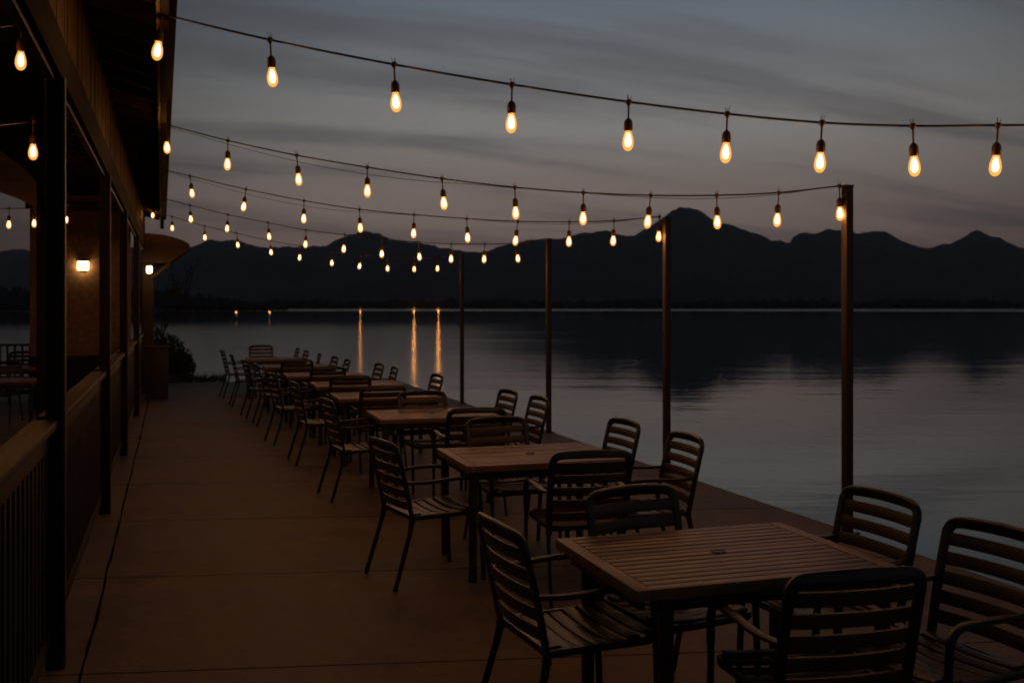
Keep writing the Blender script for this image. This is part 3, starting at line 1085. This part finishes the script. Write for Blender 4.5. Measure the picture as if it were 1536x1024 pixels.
sweep(bm, [(0, 0, .10), (0, .06, .14), (0, .33, .14)], .015, .015, (1, 0, 0), 6)
obj('bracket', bm, M['leg'], root, 50)

# planter, bush and bare tree
pp = at(237, 18.6, z=0)
root = empty('planter', pp, 0, 'tall reddish brown planter box at the end of the pavilion rail', 'planter')
bm = bmesh.new(); box(bm, -.22, .18, 0, .5, 0, .95, .012)
obj('box', bm, M['planter'], root, 30)
bm = bmesh.new(); box(bm, -.235, .195, -.015, .515, .9505, .99, .008)
obj('rim', bm, M['board'], root, 30)


def leafball(bm, c, r, n, size):
    for _ in range(n):
        d = Vector((random.gauss(0, 1), random.gauss(0, 1), random.gauss(0, 1))).normalized()
        p = c + Vector((d.x * r.x, d.y * r.y, d.z * r.z)) * (random.random() ** .35) * (1 + .25 * noise.noise(d * 2 + c))
        u = Vector((random.gauss(0, 1), random.gauss(0, 1), random.gauss(0, 1))).normalized()
        v = u.orthogonal().normalized()
        s = size * random.uniform(.6, 1.3)
        bm.faces.new([bm.verts.new(p - u * s), bm.verts.new(p + v * s * .4), bm.verts.new(p + u * s), bm.verts.new(p - v * s * .4)])


bp = at(262, 24.6, z=-.03)
root = empty('bush', bp, 0, 'low dark rounded bush on the grass beyond the terrace end', 'bush')
bm = bmesh.new()
leafball(bm, Vector((-.1, 0, .42)), Vector((.42, .5, .62)), 2600, .05)
leafball(bm, Vector((.22, .1, .25)), Vector((.26, .4, .45)), 1200, .05)
leafball(bm, Vector((-.4, 0, .55)), Vector((.3, .4, .65)), 1400, .05)
obj('foliage', bm, M['leaf'], root)
bm = bmesh.new()
for k in range(7):
    a = k * .9
    sweep(bm, [(0, 0, -.1), (.15 * math.cos(a), .15 * math.sin(a), .35), (.25 * math.cos(a), .25 * math.sin(a), .75)], .02, .02, (.3, .5, .1), 5)
obj('stem', bm, M['bark'], root)

tp = at(231, 26.5, z=-.1)
root = empty('bare_tree', tp, 0, 'thin leaning tree with sparse dry foliage beyond the planter', 'tree')
bm = bmesh.new(); tips = []


def branch(p, d, l, r, depth):
    pts = [p]
    for k in range(4):
        d = (d + Vector((random.gauss(0, .10), random.gauss(0, .10), random.gauss(.02, .06)))).normalized()
        pts.append(pts[-1] + d * l / 4)
    sweep(bm, pts, r * 2, r * 2, (.37, .9, .2), 6, 2, lambda t: 1 - .4 * t)
    tips.append((pts[-1], depth)); tips.append((pts[2], depth))
    if depth < 3:
        for k in range(3 if depth < 3 else 2):
            nd = (d + Vector((random.gauss(.05, .42), random.gauss(0, .42), random.gauss(.05, .3)))).normalized()
            branch(pts[-1 if k else 3], nd, l * random.uniform(.6, .8), r * .58, depth + 1)


branch(Vector((0, 0, 0)), Vector((.22, 0, 1)).normalized(), 1.25, .045, 0)
obj('trunk', bm, M['bark'], root, 60)
bm = bmesh.new()
for p, dp in tips:
    if dp >= 2:
        leafball(bm, p, Vector((.12, .12, .12)), 7, .03)
obj('crown', bm, M['twigleaf'], root)

# ---------------------------------------------------------------- air
HAZE = 1.6e-4
t = NT('dusk_haze')
pv = t.n('ShaderNodeVolumePrincipled')
pv.inputs['Color'].default_value = (.80, .86, .95, 1)
pv.inputs['Density'].default_value = HAZE
t.l(pv.outputs[0], t.out.inputs['Volume'])
bm = bmesh.new(); box(bm, -5200, 5200, -60, 5200, -9, 700)
tag(obj('haze', bm, t.m), kind='stuff')

# ---------------------------------------------------------------- sky, camera, output
w = bpy.data.worlds.new('World')
sc.world = w
w.use_nodes = True
nt = w.node_tree
nt.nodes.clear()
N = nt.nodes.new
L = nt.links.new
out = N('ShaderNodeOutputWorld')
tc = N('ShaderNodeTexCoord')
sp = N('ShaderNodeSeparateXYZ'); L(tc.outputs['Generated'], sp.inputs[0])


def wm(op, a, b=None, c=None, clamp=False):
    nd = N('ShaderNodeMath'); nd.operation = op; nd.use_clamp = clamp
    for i, v in enumerate((a, b, c)):
        if v is None: continue
        if isinstance(v, (int, float)): nd.inputs[i].default_value = v
        else: L(v, nd.inputs[i])
    return nd.outputs[0]


# dusk gradient by elevation
grad = N('ShaderNodeValToRGB')
stops = [(0.0, (.135, .084, .088)), (.045, (.205, .136, .130)), (.10, (.305, .240, .213)), (.17, (.312, .286, .266)), (.24, (.222, .244, .264)), (.31, (.142, .178, .218)), (.45, (.056, .077, .104)), (1.0, (.015, .023, .038))]
el = grad.color_ramp.elements
while len(el) < len(stops): el.new(.5)
for e, (p, c) in zip(el, stops):
    e.position = p; e.color = (*c, 1)
L(wm('MAXIMUM', sp.outputs[2], 0.0), grad.inputs[0])
# afterglow: brighter around the bearing where the sun went down
AZ = PSI + R(5.5)
dotx = wm('ADD', wm('MULTIPLY', sp.outputs[0], math.sin(AZ)), wm('MULTIPLY', sp.outputs[1], math.cos(AZ)))
glow = N('ShaderNodeMapRange'); glow.interpolation_type = 'SMOOTHSTEP'
glow.inputs['From Min'].default_value = .82; glow.inputs['From Max'].default_value = 1.0
glow.inputs['To Min'].default_value = .30; glow.inputs['To Max'].default_value = 1.13
L(dotx, glow.inputs['Value'])
# stratus streaks: project the view direction on a cloud layer
zz = wm('ADD', wm('MAXIMUM', sp.outputs[2], 0.0), .16)
cx = N('ShaderNodeCombineXYZ')
L(wm('DIVIDE', sp.outputs[0], zz), cx.inputs[0]); L(wm('DIVIDE', sp.outputs[1], zz), cx.inputs[1])
mp = N('ShaderNodeMapping'); mp.inputs['Rotation'].default_value = (0, 0, PSI - R(7)); mp.inputs['Scale'].default_value = (.42, 1.9, 1); mp.inputs['Location'].default_value = (3.3, 1.7, 0)
L(cx.outputs[0], mp.inputs[0])
nz = N('ShaderNodeTexNoise'); nz.inputs['Scale'].default_value = 1.25; nz.inputs['Detail'].default_value = 5; nz.inputs['Roughness'].default_value = .52; nz.inputs['Distortion'].default_value = .35
L(mp.outputs[0], nz.inputs['Vector'])
cl = N('ShaderNodeMapRange'); cl.interpolation_type = 'SMOOTHSTEP'
cl.inputs['From Min'].default_value = .44; cl.inputs['From Max'].default_value = .66
cl.inputs['To Min'].default_value = 0; cl.inputs['To Max'].default_value = .62
nz2 = N('ShaderNodeTexNoise'); nz2.inputs['Scale'].default_value = 4.6; nz2.inputs['Detail'].default_value = 6; nz2.inputs['Roughness'].default_value = .6; nz2.inputs['Distortion'].default_value = .5
L(mp.outputs[0], nz2.inputs['Vector'])
L(wm('ADD', wm('MULTIPLY', nz.outputs[0], .84), wm('MULTIPLY', nz2.outputs[0], .16)), cl.inputs['Value'])
mix = N('ShaderNodeMix'); mix.data_type = 'RGBA'
L(cl.outputs[0], mix.inputs['Factor'])
L(grad.outputs[0], mix.inputs['A'])
mix.inputs['B'].default_value = (.085, .078, .088, 1)
bg = N('ShaderNodeBackground'); L(mix.outputs['Result'], bg.inputs['Color']); L(glow.outputs[0], bg.inputs['Strength'])
sky = N('ShaderNodeTexSky'); sky.sky_type = 'NISHITA'; sky.sun_disc = False
sky.sun_elevation = R(-3.0); sky.sun_rotation = AZ
bg2 = N('ShaderNodeBackground'); L(sky.outputs[0], bg2.inputs['Color']); bg2.inputs['Strength'].default_value = .05
ad = N('ShaderNodeAddShader'); L(bg.outputs[0], ad.inputs[0]); L(bg2.outputs[0], ad.inputs[1])
L(ad.outputs[0], out.inputs[0])

cam = bpy.data.cameras.new('camera')
co = bpy.data.objects.new('camera', cam); COL.objects.link(co)
co.location = (0, 0, CAMH)
co.rotation_euler = (R(90), 0, -PSI)
cam.sensor_width = 36
cam.lens = 36 * F / 1536
cam.shift_y = -(512 - HZ) / 1536
cam.clip_start = .05
cam.clip_end = 20000
cam.dof.use_dof = True
cam.dof.focus_distance = 6.5
cam.dof.aperture_fstop = 3.2
sc.camera = co

sc.render.engine = 'CYCLES'
cy = sc.cycles
cy.use_denoising = True
try:
    cy.denoiser = 'OPENIMAGEDENOISE'
except Exception:
    pass
cy.filter_width = 1.8
cy.max_bounces = 6
cy.diffuse_bounces = 3
cy.glossy_bounces = 4
cy.transparent_max_bounces = 12
cy.sample_clamp_indirect = 1.0
cy.sample_clamp_direct = 9.0
cy.caustics_reflective = False
cy.caustics_refractive = False
cy.blur_glossy = 1.0
cy.use_light_tree = True
sc.view_settings.view_transform = 'Standard'
sc.view_settings.look = 'None'
sc.view_settings.exposure = 0
sc.view_settings.gamma = 1
